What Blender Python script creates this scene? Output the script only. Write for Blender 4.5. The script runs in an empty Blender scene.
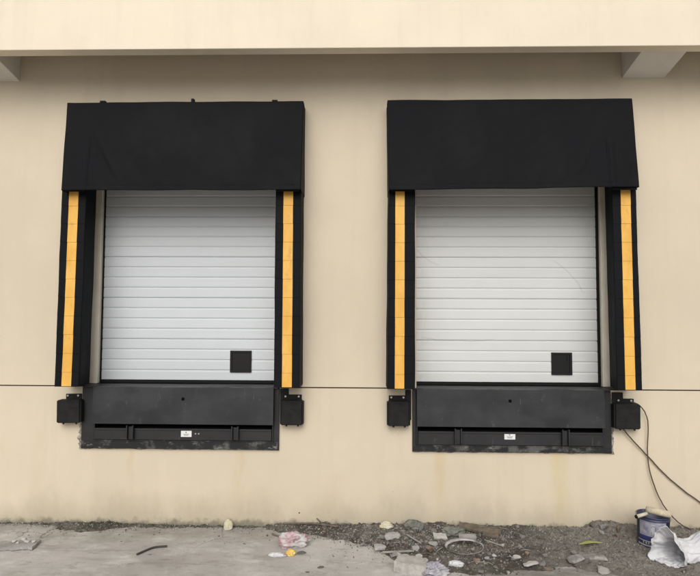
import bpy, bmesh, math, random
from mathutils import Vector, Matrix, noise, Euler
random.seed(7)
R = math.radians
scn = bpy.context.scene

# ------------------------------------------------------------------ camera
cd = bpy.data.cameras.new('camera'); cam = bpy.data.objects.new('camera', cd)
scn.collection.objects.link(cam); scn.camera = cam
cd.sensor_width = 36; cd.lens = 28.8; cd.clip_start = .05; cd.clip_end = 600
cam.matrix_world = (Matrix.Translation((0, -5.33, 1.96)) @ Matrix.Rotation(R(1.34), 4, 'Z')
                    @ Matrix.Rotation(R(93.0), 4, 'X') @ Matrix.Rotation(R(0.25), 4, 'Z'))
scn.render.resolution_x = 1024; scn.render.resolution_y = 843

# ------------------------------------------------------------------ light
SUN_EL, SUN_ROT = R(38), R(184)          # high, behind the camera
w = bpy.data.worlds.new('World'); scn.world = w; w.use_nodes = True
nt = w.node_tree; bg = nt.nodes['Background']
sky = nt.nodes.new('ShaderNodeTexSky'); sky.sky_type = 'NISHITA'; sky.sun_disc = False
sky.sun_elevation = SUN_EL; sky.sun_rotation = SUN_ROT; sky.dust_density = 6; sky.air_density = 1.0; sky.ozone_density = .6
hs = nt.nodes.new('ShaderNodeHueSaturation'); hs.inputs['Saturation'].default_value = .22   # overcast: nearly neutral sky
nt.links.new(sky.outputs[0], hs.inputs['Color']); nt.links.new(hs.outputs[0], bg.inputs[0])
bg.inputs[1].default_value = .12
sd = bpy.data.lights.new('sun', 'SUN'); sd.energy = 1.5; sd.angle = R(60); sd.color = (1, .97, .92)
sun = bpy.data.objects.new('sun', sd); scn.collection.objects.link(sun)
# direction towards the sun: azimuth measured clockwise from +Y
sdir = Vector((math.sin(SUN_ROT) * math.cos(SUN_EL), math.cos(SUN_ROT) * math.cos(SUN_EL), math.sin(SUN_EL)))
sun.rotation_euler = sdir.to_track_quat('Z', 'Y').to_euler()
scn.view_settings.view_transform = 'Standard'; scn.view_settings.look = 'None'
scn.view_settings.exposure = -0.23; scn.view_settings.gamma = 1

# ------------------------------------------------------------------ helpers
C = scn.collection

def link(name, bm, mat, parent=None, smooth=False):
    me = bpy.data.meshes.new(name)
    bmesh.ops.recalc_face_normals(bm, faces=bm.faces)
    bm.to_mesh(me); bm.free()
    mats = mat if isinstance(mat, (list, tuple)) else [mat]
    for m in mats: me.materials.append(m)
    if smooth:
        for p in me.polygons: p.use_smooth = True
    o = bpy.data.objects.new(name, me); C.objects.link(o)
    if parent: o.parent = parent
    return o

def tag(o, label=None, cat=None, group=None, kind=None):
    if label: o['label'] = label
    if cat: o['category'] = cat
    if group: o['group'] = group
    if kind: o['kind'] = kind
    return o

def thing(name, label, cat, group=None, loc=(0, 0, 0)):
    o = bpy.data.objects.new(name, None); C.objects.link(o); o.location = loc
    o.empty_display_size = .1
    return tag(o, label, cat, group)

def box(bm, x0, x1, y0, y1, z0, z1, bev=0, mi=0, seg=2):
    t = bmesh.new()
    vs = [t.verts.new(p) for p in ((x0, y0, z0), (x1, y0, z0), (x1, y1, z0), (x0, y1, z0), (x0, y0, z1), (x1, y0, z1), (x1, y1, z1), (x0, y1, z1))]
    for f in ((0, 3, 2, 1), (4, 5, 6, 7), (0, 1, 5, 4), (1, 2, 6, 5), (2, 3, 7, 6), (3, 0, 4, 7)):
        t.faces.new([vs[i] for i in f])
    if bev: bmesh.ops.bevel(t, geom=t.edges[:], offset=bev, segments=seg, affect='EDGES', profile=.5)
    merge(bm, t, mi)

def merge(bm, t, mi=0, mat=None):
    if mat is not None: bmesh.ops.transform(t, matrix=mat, verts=t.verts)
    mp = {v: bm.verts.new(v.co) for v in t.verts}
    for f in t.faces:
        try:
            n = bm.faces.new([mp[v] for v in f.verts]); n.material_index = mi; n.smooth = f.smooth
        except ValueError: pass
    t.free()

def cyl(bm, a, b, r0, r1=None, n=20, mi=0, caps=True, smooth=True):
    a = Vector(a); b = Vector(b); d = b - a; r1 = r0 if r1 is None else r1
    q = d.to_track_quat('Z', 'Y').to_matrix()
    ra = []; rb = []
    for i in range(n):
        t = 2 * math.pi * i / n; u = q @ Vector((math.cos(t), math.sin(t), 0))
        ra.append(bm.verts.new(a + u * r0)); rb.append(bm.verts.new(b + u * r1))
    for i in range(n):
        f = bm.faces.new((ra[i], ra[(i + 1) % n], rb[(i + 1) % n], rb[i])); f.material_index = mi; f.smooth = smooth
    if caps:
        for l in (ra[::-1], rb): bm.faces.new(l).material_index = mi

def spline(pts, k=8):
    P = [Vector(p) for p in pts]; P = [P[0] * 2 - P[1]] + P + [P[-1] * 2 - P[-2]]; out = []
    for i in range(1, len(P) - 2):
        for j in range(k):
            t = j / k
            a, b, c, d = P[i - 1], P[i], P[i + 1], P[i + 2]
            out.append(.5 * (2 * b + (c - a) * t + (2 * a - 5 * b + 4 * c - d) * t * t + (3 * b - a - 3 * c + d) * t ** 3))
    out.append(P[-2]); return out

def tube(bm, pts, r, n=8, mi=0, closed=False, rfun=None):
    rings = []; N = len(pts)
    for i, p in enumerate(pts):
        if closed: d = pts[(i + 1) % N] - pts[i - 1]
        else: d = pts[min(i + 1, N - 1)] - pts[max(i - 1, 0)]
        d.normalize(); u = d.cross(Vector((.13, .9, .4))).normalized(); v = d.cross(u)
        rr = rfun(i / (N - 1)) if rfun else r
        rings.append([bm.verts.new(p + (u * math.cos(6.28318 * j / n) + v * math.sin(6.28318 * j / n)) * rr) for j in range(n)])
    for i in range(N if closed else N - 1):
        A, B = rings[i], rings[(i + 1) % N]
        for j in range(n):
            f = bm.faces.new((A[j], A[(j + 1) % n], B[(j + 1) % n], B[j])); f.material_index = mi; f.smooth = True
    if not closed:
        bm.faces.new(rings[0][::-1]); bm.faces.new(rings[-1])

def grid(bm, nu, nv, fn, mi=0, smooth=True, closed_u=False):
    V = [[bm.verts.new(fn(i / nu, j / nv)) for j in range(nv + 1)] for i in range(nu if closed_u else nu + 1)]
    for i in range(nu):
        for j in range(nv):
            a = V[i]; b = V[(i + 1) % len(V)]
            f = bm.faces.new((a[j], b[j], b[j + 1], a[j + 1])); f.smooth = smooth; f.material_index = mi
    return V

def lathe(bm, prof, n=48, mi=0):
    rings = [[bm.verts.new((r * math.cos(6.28318530718 * i / n), r * math.sin(6.28318530718 * i / n), z)) for i in range(n)] for r, z in prof]
    for a, b in zip(rings, rings[1:]):
        for i in range(n):
            f = bm.faces.new((a[i], a[(i + 1) % n], b[(i + 1) % n], b[i])); f.smooth = True; f.material_index = mi
    return rings

def nz(x, y, z, s=1.0, seed=0): return noise.noise(Vector((x * s + seed * 17.3, y * s - seed * 5.1, z * s + seed * 3.7)))
def fbm(x, y, z, s=1.0, seed=0, o=4): return noise.fractal(Vector((x * s + seed * 17.3, y * s - seed * 5.1, z * s + seed * 3.7)), 1.0, 2.0, o)

def chunk_bm(seed, sx=1, sy=1, sz=1, n=14):
    """angular broken fragment about 1 across, sitting on z = 0"""
    rnd = random.Random(seed); t = bmesh.new()
    for _ in range(n):
        v = Vector((rnd.uniform(-1, 1), rnd.uniform(-1, 1), rnd.uniform(-1, 1)))
        v = v / max(abs(v.x), abs(v.y), abs(v.z), .01) * rnd.uniform(.75, 1)
        t.verts.new((v.x * sx / 2, v.y * sy / 2, v.z * sz / 2))
    r = bmesh.ops.convex_hull(t, input=t.verts)
    bmesh.ops.delete(t, geom=[e for e in r['geom_interior'] if isinstance(e, bmesh.types.BMVert)], context='VERTS')
    s = min(sx, sy, sz)
    bmesh.ops.bevel(t, geom=t.edges[:], offset=s * .05, segments=1, affect='EDGES')
    bmesh.ops.triangulate(t, faces=t.faces)
    bmesh.ops.subdivide_edges(t, edges=t.edges[:], cuts=1)
    for v in t.verts:
        d = nz(v.co.x / s, v.co.y / s, v.co.z / s, 2.5, seed) * s * .07
        v.co += v.co.normalized() * d
    m = min(v.co.z for v in t.verts)
    for v in t.verts: v.co.z -= m
    return t

def crumple_bm(seed, sx, sy, sz, sub=4, amp=.35, freq=2.2):
    t = bmesh.new(); bmesh.ops.create_icosphere(t, subdivisions=sub, radius=1)
    for v in t.verts:
        c = v.co.copy()
        a = abs(nz(c.x, c.y, c.z, freq, seed)) + .5 * abs(nz(c.x, c.y, c.z, freq * 2.3, seed + 1)) + .25 * abs(nz(c.x, c.y, c.z, freq * 5, seed + 2))
        k = 1 + amp * (1 - 2.2 * a) + .25 * nz(c.x, c.y, c.z, 1.1, seed + 5)
        c = c * k
        if c.z < -.45: c.z = -.45 + (c.z + .45) * .08
        v.co = Vector((c.x * sx / 2, c.y * sy / 2, (c.z + .5) * sz / 1.5))
    for f in t.faces: f.smooth = True
    return t

# ------------------------------------------------------------------ materials
def mat(name, col, rough=.6, metal=0, spec=.5, var=0, vscale=3, col2=None, bump=0, bscale=60, bdist=.002, sheen=0, fine=0):
    m = bpy.data.materials.new(name); m.use_nodes = True; t = m.node_tree; N = t.nodes; L = t.links
    b = N['Principled BSDF']; b.inputs['Base Color'].default_value = (*col, 1); b.inputs['Roughness'].default_value = rough
    b.inputs['Metallic'].default_value = metal; b.inputs['Specular IOR Level'].default_value = spec
    tc = N.new('ShaderNodeTexCoord')
    if col2 is not None:
        n1 = N.new('ShaderNodeTexNoise'); n1.inputs['Scale'].default_value = vscale; n1.inputs['Detail'].default_value = 8; n1.inputs['Roughness'].default_value = .62
        L.new(tc.outputs['Object'], n1.inputs['Vector'])
        r = N.new('ShaderNodeValToRGB'); r.color_ramp.elements[0].position = .5 - var; r.color_ramp.elements[1].position = .5 + var
        r.color_ramp.elements[0].color = (*col, 1); r.color_ramp.elements[1].color = (*col2, 1)
        L.new(n1.outputs['Fac'], r.inputs[0]); L.new(r.outputs[0], b.inputs['Base Color'])
    if bump:
        n2 = N.new('ShaderNodeTexNoise'); n2.inputs['Scale'].default_value = bscale; n2.inputs['Detail'].default_value = 6
        L.new(tc.outputs['Object'], n2.inputs['Vector'])
        bp = N.new('ShaderNodeBump'); bp.inputs['Strength'].default_value = bump; bp.inputs['Distance'].default_value = bdist
        L.new(n2.outputs['Fac'], bp.inputs['Height']); L.new(bp.outputs[0], b.inputs['Normal'])
    return m

class G:
    """small node-graph helper"""
    def __init__(s, m): s.m = m; s.t = m.node_tree; s.N = s.t.nodes; s.L = s.t.links; s.b = s.N['Principled BSDF']; s.tc = s.N.new('ShaderNodeTexCoord'); s.sep = s.N.new('ShaderNodeSeparateXYZ'); s.L.new(s.tc.outputs['Object'], s.sep.inputs[0])
    def noise(s, scale, detail=5, rough=.55, sc=(1, 1, 1), loc=(0, 0, 0)):
        mp = s.N.new('ShaderNodeMapping'); mp.inputs['Scale'].default_value = sc; mp.inputs['Location'].default_value = loc
        s.L.new(s.tc.outputs['Object'], mp.inputs[0]); n = s.N.new('ShaderNodeTexNoise')
        n.inputs['Scale'].default_value = scale; n.inputs['Detail'].default_value = detail; n.inputs['Roughness'].default_value = rough
        s.L.new(mp.outputs[0], n.inputs['Vector']); return n.outputs['Fac']
    def math(s, op, a, b=None, c=None, clamp=False):
        n = s.N.new('ShaderNodeMath'); n.operation = op; n.use_clamp = clamp
        for i, v in enumerate((a, b, c)):
            if v is None: continue
            if isinstance(v, (int, float)): n.inputs[i].default_value = v
            else: s.L.new(v, n.inputs[i])
        return n.outputs[0]
    def map(s, v, a, b, c=0, d=1, smooth=True):
        n = s.N.new('ShaderNodeMapRange'); n.interpolation_type = 'SMOOTHSTEP' if smooth else 'LINEAR'
        s.L.new(v, n.inputs[0])
        for i, k in enumerate((a, b, c, d)): n.inputs[i + 1].default_value = k
        return n.outputs[0]
    def mix(s, f, a, b, mode='MIX'):
        n = s.N.new('ShaderNodeMix'); n.data_type = 'RGBA'; n.blend_type = mode
        for i, v in ((0, f), (6, a), (7, b)):
            if isinstance(v, (int, float)): n.inputs[i].default_value = v
            elif isinstance(v, tuple): n.inputs[i].default_value = (*v, 1)
            else: s.L.new(v, n.inputs[i])
        return n.outputs[2]
    def out(s, col=None, rough=None, height=None, strength=.5, dist=.002):
        if col is not None: s.L.new(col, s.b.inputs['Base Color'])
        if rough is not None: s.L.new(rough, s.b.inputs['Roughness'])
        if height is not None:
            bp = s.N.new('ShaderNodeBump'); bp.inputs['Strength'].default_value = strength; bp.inputs['Distance'].default_value = dist
            s.L.new(height, bp.inputs['Height']); s.L.new(bp.outputs[0], s.b.inputs['Normal'])

def new(name, rough=.7, spec=.4):
    m = bpy.data.materials.new(name); m.use_nodes = True
    m.node_tree.nodes['Principled BSDF'].inputs['Roughness'].default_value = rough
    m.node_tree.nodes['Principled BSDF'].inputs['Specular IOR Level'].default_value = spec
    return m

WALL = (.605, .53, .41)
def wall_paint(name, base, stains):
    m = new(name, .82, .25); g = G(m); X, Y, Z = g.sep.outputs
    n1 = g.noise(.7, 6, .6); n2 = g.noise(5, 6, .65); n3 = g.noise(2.2, 5, .6, (1, 1, .35), (3, 0, 1))
    col = g.mix(g.map(n1, .35, .65), tuple(c * .955 for c in base), tuple(c * 1.03 for c in base))
    col = g.mix(g.map(n3, .5, .72, 0, .55), col, tuple(c * k for c, k in zip(base, (.93, .93, .95))))
    col = g.mix(g.map(n2, .56, .75, 0, .35), col, tuple(c * k for c, k in zip(base, (.90, .88, .82))))
    col = g.mix(g.map(g.noise(38, 5, .75), .58, .78, 0, .30), col, tuple(c * .86 for c in base))
    # thin vertical roller streaks
    st = g.noise(9, 3, .5, (1, 1, .06))
    col = g.mix(g.map(st, .48, .72, 0, .45), col, tuple(c * .93 for c in base))
    if stains:
        wob = g.noise(3, 3, .5, (1, 1, 1), (9, 2, 4)); xw = g.math('ADD', X, g.map(wob, 0, 1, -.08, .08, False))
        for x, wd, top, bot, c, k in ((-2.19, .05, .70, .25, (.50, .36, .17), .45), (-1.17, .09, .70, .12, (.52, .39, .2), .5), (.72, .10, .72, .1, (.55, .42, .22), .5),
                                      (1.83, .12, .72, .02, (.56, .45, .2), .5), (-3.1, .07, .9, .2, (.5, .4, .25), .2), (2.72, .16, .75, 0, (.55, .43, .25), .2), (-.3, .2, .5, 0, (.52, .42, .27), .22)):
            d = g.math('ABSOLUTE', g.math('SUBTRACT', xw, x)); f = g.map(d, 0, wd, 1, 0)
            f = g.math('MULTIPLY', f, g.map(Z, bot - .1, bot + .2, .35, 1)); f = g.math('MULTIPLY', f, g.map(Z, top - .02, top + .02, 1, 0))
            f = g.math('MULTIPLY', f, g.map(g.noise(7, 5, .6, (1, 1, .2), (x, 0, 0)), .35, .62, .25, 1)); f = g.math('MULTIPLY', f, k)
            col = g.mix(f, col, c)
        # splash-back dirt and damp along the base
        zb = g.math('SUBTRACT', Z, g.map(g.noise(2.4, 6, .65, (1, 1, .5), (5, 5, 5)), .3, .75, 0, .32, False))
        col = g.mix(g.map(zb, -.15, .22, .62, 0), col, (.36, .315, .23))
        zb2 = g.math('SUBTRACT', Z, g.map(g.noise(9, 6, .7, (1, 1, 1), (1, 8, 5)), .3, .75, 0, .09, False))
        col = g.mix(g.map(zb2, -.03, .03, .8, 0), col, (.16, .15, .11))
        sp = g.noise(26, 3, .6, (1, 1, 1), (4, 1, 2)); f = g.math('MULTIPLY', g.map(sp, .72, .76), g.map(Z, .1, .8, .6, 0)); col = g.mix(f, col, (.25, .21, .15))
    h = g.math('ADD', g.noise(120, 4, .6), g.math('MULTIPLY', g.noise(6, 4, .5), 3.0))
    g.out(col, None, h, .35, .0025)
    return m
M = {}
M['wall'] = wall_paint('beige_wall_paint', WALL, True)
M['fascia'] = wall_paint('cream_fascia_paint', (.75, .67, .54), False)
M['soffit'] = mat('grey_beam_paint', (.60, .575, .53), .85, col2=(.70, .675, .63), var=.2, vscale=3, bump=.3, bscale=60)
M['jamb'] = mat('grey_beige_jamb', (.64, .60, .50), .7, col2=(.74, .69, .59), var=.18, vscale=7, bump=.2)
M['joint'] = mat('dark_joint', (.03, .026, .022), .9)
M['mortar'] = mat('rough_mortar', (.13, .12, .105), .95, col2=(.36, .33, .27), var=.10, vscale=30, bump=.8, bscale=60, bdist=.006)

def steel(name, seed=0, base=(.0075, .008, .010), dusty=(.030, .032, .036), amt=.8):
    m = new(name, .45, .5); g = G(m); X, Y, Z = g.sep.outputs
    a = g.noise(2.2, 7, .68, (1, 1, 1.4), (seed, 0, 0)); b = g.noise(13, 6, .7, (1, 1, .5), (0, seed, 0)); c = g.noise(45, 4, .6, (1, 1, .12), (seed, 2, 0))
    col = g.mix(g.map(a, .38, .68, 0, amt), base, dusty)
    col = g.mix(g.map(b, .60, .74, 0, .5 * amt), col, (.10, .10, .097))
    col = g.mix(g.map(c, .66, .72, 0, .25), col, (.12, .115, .11))
    r = g.map(a, .3, .7, .42, .65)
    g.out(col, r, g.noise(70, 3, .5), .12, .001); return m
M['steel_l'] = steel('black_painted_steel', 0)
M['steel_r'] = steel('black_painted_steel_second', 7.3)
M['steel_black'] = steel('black_jamb_steel', 5, (.009, .0095, .011), (.022, .022, .024), .6)
M['steel_dirty'] = steel('scuffed_frame_steel', 3, (.013, .013, .0145), (.14, .14, .135), 1)
def rail():
    m = new('scuffed_rail_steel', .6, .35); g = G(m)
    a = g.noise(6, 7, .72, (1, 1, 1.2)); b = g.noise(16, 6, .7, (.6, 1, 1.4), (3, 1, 2))
    col = g.mix(g.map(a, .50, .62, 0, .75), (.012, .0125, .014), (.115, .115, .108)); col = g.mix(g.map(b, .58, .68, 0, .7), col, (.24, .23, .21))
    g.out(col, None, b, .4, .003); return m
M['steel_rail'] = rail()
M['pit'] = mat('painted_hole_shade', (.003, .003, .003), .95, spec=.1)  # near-black colour puts the shade inside pit and holes into the paint
M['rubber'] = mat('bumper_rubber', (.0085, .0085, .0088), .8, spec=.25, col2=(.017, .017, .0165), var=.15, vscale=12, bump=.5, bscale=50, bdist=.003)
M['bolt'] = mat('zinc_bolt', (.5, .5, .48), .4, metal=.8)

def fabric(name, base, k=1.6):
    m = new(name, .75, .12); g = G(m)
    a = g.noise(2.5, 6, .6, (1, 1, .6)); b = g.noise(9, 5, .6)
    col = g.mix(g.map(a, .38, .7), base, tuple(c * k for c in base)); col = g.mix(g.map(b, .6, .8, 0, .25), col, tuple(c * k * 1.2 for c in base))
    h = g.math('ADD', g.math('MULTIPLY', g.noise(400, 2, .5), .25), g.math('MULTIPLY', g.noise(5, 4, .5), 6))
    g.out(col, g.map(a, .3, .7, .62, .78), h, .25, .004); return m
M['canvas'] = fabric('black_pvc_canvas', (.0042, .0046, .0056))
M['pad'] = fabric('black_pad_cover', (.0045, .0051, .0063))
def yellow():
    m = new('yellow_stripe', .55, .4); g = G(m)
    a = g.noise(7, 6, .65, (1, 1, .4)); col = g.mix(g.map(a, .35, .7), (.66, .35, .055), (.76, .44, .095))
    col = g.mix(g.map(g.noise(14, 7, .75, (1, 1, .7)), .55, .72, 0, .5), col, (.42, .25, .08)); g.out(col, None, g.noise(200, 2), .1, .001); return m
M['yellow'] = yellow()

def door_paint(name, seed, scratch):
    m = new(name, .38, .5); g = G(m); X, Y, Z = g.sep.outputs
    a = g.noise(1.3, 6, .6, (1, 1, 1), (seed, 0, 0)); b = g.noise(3, 5, .6, (.3, 1, 4), (0, seed, 0))
    base = (.555, .585, .61) if seed == 0 else (.60, .61, .605)
    col = g.mix(g.map(a, .35, .68), tuple(c * .95 for c in base), base)
    col = g.mix(g.map(b, .5, .75, 0, .5), col, tuple(c * .91 for c in base))
    col = g.mix(g.map(g.noise(18, 6, .7, (1, 1, 1), (seed, 3, 3)), .64, .78, 0, .4), col, (.44, .43, .40))
    if scratch:
        # two curved rub marks and a smear near the jambs
        for cx, cz, r, x0, x1, z0, z1, wd, k in ((1.55, 1.95, .66, 1.85, 2.30, 2.2, 2.56, .012, .28), (1.0, 4.15, 2.42, .56, 1.3, 1.6, 1.82, .008, .4), (.85, 2.9, .42, .5, .78, 2.45, 2.7, .015, .25)):
            dx = g.math('SUBTRACT', X, cx); dz = g.math('SUBTRACT', Z, cz)
            d = g.math('SQRT', g.math('ADD', g.math('MULTIPLY', dx, dx), g.math('MULTIPLY', dz, dz)))
            d = g.math('ABSOLUTE', g.math('SUBTRACT', g.math('ADD', d, g.map(g.noise(5), 0, 1, -.03, .03, False)), r))
            f = g.map(d, 0, wd, 1, 0)
            for v, lo, hi in ((X, x0, x1), (Z, z0, z1)):
                f = g.math('MULTIPLY', f, g.map(v, lo, lo + .05)); f = g.math('MULTIPLY', f, g.map(v, hi - .05, hi, 1, 0))
            f = g.math('MULTIPLY', f, k); col = g.mix(f, col, (.33, .32, .30))
        f = g.math('MULTIPLY', g.map(X, .5, .68, .5, 0), g.map(g.noise(10, 5, .7, (1, 1, .4)), .45, .65)); col = g.mix(f, col, (.45, .44, .40))
    h = g.math('ADD', g.math('MULTIPLY', g.noise(300, 2), .1), g.math('MULTIPLY', g.noise(2.5, 2, .4), 5))
    g.out(col, g.map(a, .3, .7, .34, .5), h, .12, .004); return m
M['door_l'] = door_paint('white_door_paint', 0, False)
M['door_r'] = door_paint('off_white_door_paint', 5.5, True)
M['blackplastic'] = mat('black_plastic', (.0085, .0085, .009), .6, spec=.25)
M['pane'] = mat('dark_pane', (.008, .0085, .009), .35, spec=.3)
M['gasket'] = mat('gasket_rubber', (.008, .008, .008), .8, spec=.2)
M['sticker'] = mat('white_sticker', (.72, .72, .72), .5)
M['ink'] = mat('sticker_ink', (.10, .10, .12), .6)

# ground concrete
def concrete():
    m = new('worn_concrete', .88, .25); g = G(m); X, Y, Z = g.sep.outputs
    a = g.noise(.8, 8, .62); b = g.noise(4.5, 8, .68, (.6, 1, 1)); c = g.noise(30, 5, .6)
    col = g.mix(g.map(a, .33, .68), (.37, .345, .322), (.51, .488, .46))
    col = g.mix(g.map(b, .48, .7, 0, .85), col, (.58, .57, .545))
    col = g.mix(g.map(g.noise(9, 8, .75, (.5, 1, 1), (8, 0, 3)), .52, .68, 0, .6), col, (.21, .195, .175))
    col = g.mix(g.map(g.noise(2.6, 7, .68, (.55, 1, 1), (4, 4, 0)), .5, .68, 0, .6), col, (.25, .245, .215))
    col = g.mix(g.map(c, .60, .75, 0, .5), col, (.17, .155, .14)); col = g.mix(g.map(g.noise(75, 3, .6), .66, .74, 0, .5), col, (.36, .35, .33))
    edge = g.math('ADD', Y, g.map(g.noise(3.5, 6, .65, (1, 1, 1), (2, 7, 0)), .3, .7, -.16, .16, False))
    col = g.mix(g.map(edge, -.42, -.02, 0, .5), col, (.18, .162, .14))
    ex = g.math('ADD', X, g.math('ADD', g.math('MULTIPLY', Y, .8), g.map(g.noise(2.6, 7, .7, (1, 1, 1), (1, 2, 9)), .3, .7, -.55, .55, False)))
    dm = g.math('MULTIPLY', g.map(ex, -.45, .25), g.map(g.noise(7, 7, .72, (.6, 1, 1), (3, 2, 1)), .3, .62, .3, .92)); dm = g.math('MULTIPLY', dm, g.map(Y, -1.9, -1.0)); col = g.mix(dm, col, (.185, .168, .15))
    ln = g.noise(2.0, 6, .7, (.35, 1.6, 1), (11, 3, 0)); col = g.mix(g.map(ln, .54, .66, 0, .4), col, (.23, .205, .185))
    vn = g.N.new('ShaderNodeTexVoronoi'); vn.feature = 'DISTANCE_TO_EDGE'; vn.inputs['Scale'].default_value = .9
    wv = g.N.new('ShaderNodeVectorMath'); wv.operation = 'ADD'; nn = g.N.new('ShaderNodeTexNoise'); nn.inputs['Scale'].default_value = 4; g.L.new(g.tc.outputs['Object'], nn.inputs['Vector'])
    g.L.new(g.tc.outputs['Object'], wv.inputs[0]); sc_ = g.N.new('ShaderNodeVectorMath'); sc_.operation = 'SCALE'; sc_.inputs['Scale'].default_value = .35; g.L.new(nn.outputs['Color'], sc_.inputs[0]); g.L.new(sc_.outputs[0], wv.inputs[1]); g.L.new(wv.outputs[0], vn.inputs['Vector'])
    ck = g.math('MULTIPLY', g.map(vn.outputs['Distance'], .0015, .006, 1, 0), g.map(g.noise(1.5, 3, .5, (1, 1, 1), (6, 6, 6)), .5, .6, 0, .7)); col = g.mix(ck, col, (.10, .09, .08))
    h = g.math('ADD', g.math('MULTIPLY', c, .6), g.math('ADD', g.noise(160, 3), g.math('MULTIPLY', b, 2)))
    g.out(col, None, h, .6, .006); return m
M['concrete'] = concrete()
def dirt():
    m = new('rubble_dirt', .95, .15); g = G(m)
    a = g.noise(3.5, 7, .65); b = g.noise(28, 6, .7)
    col = g.mix(g.map(a, .4, .62), (.068, .060, .050), (.15, .135, .118))
    col = g.mix(g.map(g.noise(2.3, 6, .7, (1, 1, 1), (7, 1, 0)), .50, .62, 0, .55), col, (.075, .082, .055))
    col = g.mix(g.map(g.sep.outputs[0], 1.25, 1.9, 0, .6), col, (.235, .215, .19))
    col = g.mix(g.map(g.noise(5, 6, .7, (1, 1, 1), (2, 9, 0)), .58, .68, 0, .6), col, (.11, .075, .058))
    col = g.mix(g.map(b, .54, .70, 0, .75), col, (.27, .255, .23)); col = g.mix(g.map(b, .33, .44, .7, 0), col, (.05, .045, .038))  # low spots of the bump noise coloured darker: crevice shade painted in
    g.out(col, None, g.math('ADD', b, g.noise(90, 4, .6)), .8, .010); return m
M['dirt'] = dirt()
M['rub_grey'] = mat('broken_concrete', (.17, .16, .148), .92, col2=(.33, .318, .295), var=.09, vscale=14, bump=.9, bscale=60, bdist=.006)
M['rub_pale'] = mat('pale_broken_concrete', (.24, .23, .215), .92, col2=(.34, .328, .305), var=.14, vscale=9, bump=.9, bscale=45, bdist=.008)
M['slab'] = mat('slab_concrete', (.34, .325, .30), .92, col2=(.46, .44, .41), var=.12, vscale=14, bump=.9, bscale=45, bdist=.008)
M['rub_dark'] = mat('dirty_stone', (.075, .07, .06), .95, col2=(.15, .14, .12), var=.13, vscale=14, bump=.9, bscale=60, bdist=.006)
M['rub_white'] = mat('plaster_white', (.36, .35, .325), .9, col2=(.50, .49, .46), var=.15, vscale=14, bump=.8, bscale=60, bdist=.005)
M['rub_brick'] = mat('brick_crumb', (.16, .115, .088), .92, col2=(.25, .185, .14), var=.15, vscale=20, bump=.5, bscale=90)
M['wood_dark'] = mat('old_wood', (.075, .06, .045), .85, col2=(.16, .13, .10), var=.15, vscale=22, bump=.4, bscale=50)
M['wood_pale'] = mat('pale_batten', (.22, .205, .18), .85, col2=(.34, .32, .28), var=.15, vscale=22, bump=.4, bscale=50)
M['rod'] = mat('dark_rod', (.045, .038, .036), .7)
M['paper_yellow'] = mat('pale_yellow_paper', (.50, .46, .28), .7, col2=(.56, .54, .48), var=.10, vscale=22)
M['pink'] = mat('pale_pink_film', (.42, .27, .285), .5, col2=(.46, .445, .43), var=.05, vscale=11)
M['wrap_y'] = mat('yellow_wrapper', (.70, .42, .06), .4, col2=(.74, .55, .22), var=.15, vscale=20)
M['wrap_w'] = mat('white_wrapper', (.62, .62, .62), .45, col2=(.5, .5, .52), var=.15, vscale=14)
M['lav'] = mat('lavender_film', (.27, .26, .30), .45, col2=(.42, .41, .43), var=.08, vscale=14)
M['foam'] = mat('grey_foam', (.27, .26, .245), .9, col2=(.40, .39, .37), var=.15, vscale=20, bump=.5, bscale=60)
M['ringpl'] = mat('pale_plastic_band', (.17, .165, .155), .55, col2=(.42, .40, .385), var=.07, vscale=6)
M['leaf'] = mat('yellow_green_leaf', (.25, .28, .075), .55, col2=(.36, .36, .14), var=.15, vscale=20)
M['ragc'] = mat('dirty_rag', (.11, .11, .09), .9, col2=(.2, .2, .17), var=.15, vscale=20, bump=.5)
M['moss'] = mat('moss', (.05, .07, .035), .95, col2=(.10, .11, .07), var=.15, vscale=20, bump=.6)
M['cable'] = mat('brown_cable', (.085, .055, .04), .6)

# ------------------------------------------------------------------ the building
bld = thing('warehouse', 'long cream painted warehouse wall with overhanging concrete beam above two dock doors', 'building')

def sheet_holes(xs, zs, holes, y0, y1):
    """wall slab between y0 (front) and y1 (back) with rectangular holes"""
    bm = bmesh.new(); vc = {}
    def V(x, y, z):
        k = (round(x, 4), round(y, 4), round(z, 4))
        if k not in vc: vc[k] = bm.verts.new(k)
        return vc[k]
    def solid(i, j):
        if i < 0 or j < 0 or i >= len(xs) - 1 or j >= len(zs) - 1: return False
        cx = (xs[i] + xs[i + 1]) / 2; cz = (zs[j] + zs[j + 1]) / 2
        return not any(a < cx < b and c < cz < d for a, b, c, d in holes)
    for i in range(len(xs) - 1):
        for j in range(len(zs) - 1):
            if not solid(i, j): continue
            a, b, c, d = xs[i], xs[i + 1], zs[j], zs[j + 1]
            bm.faces.new((V(a, y0, c), V(b, y0, c), V(b, y0, d), V(a, y0, d)))
            bm.faces.new((V(a, y1, c), V(a, y1, d), V(b, y1, d), V(b, y1, c)))
            if not solid(i - 1, j): bm.faces.new((V(a, y0, c), V(a, y0, d), V(a, y1, d), V(a, y1, c)))
            if not solid(i + 1, j): bm.faces.new((V(b, y0, c), V(b, y1, c), V(b, y1, d), V(b, y0, d)))
            if not solid(i, j - 1): bm.faces.new((V(a, y0, c), V(a, y1, c), V(b, y1, c), V(b, y0, c)))
            if not solid(i, j + 1): bm.faces.new((V(a, y0, d), V(b, y0, d), V(b, y1, d), V(a, y1, d)))
    return bm
DX = ((-2.61, -.80), (.505, 2.315))               # door openings
PX = ((-2.665, -.785), (.465, 2.308))             # leveler pits
xs = sorted([-9, 9] + [v for d in DX for v in d])
xs = sorted([-9, 9, -2.73, -.80, .505, 2.425])
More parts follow.
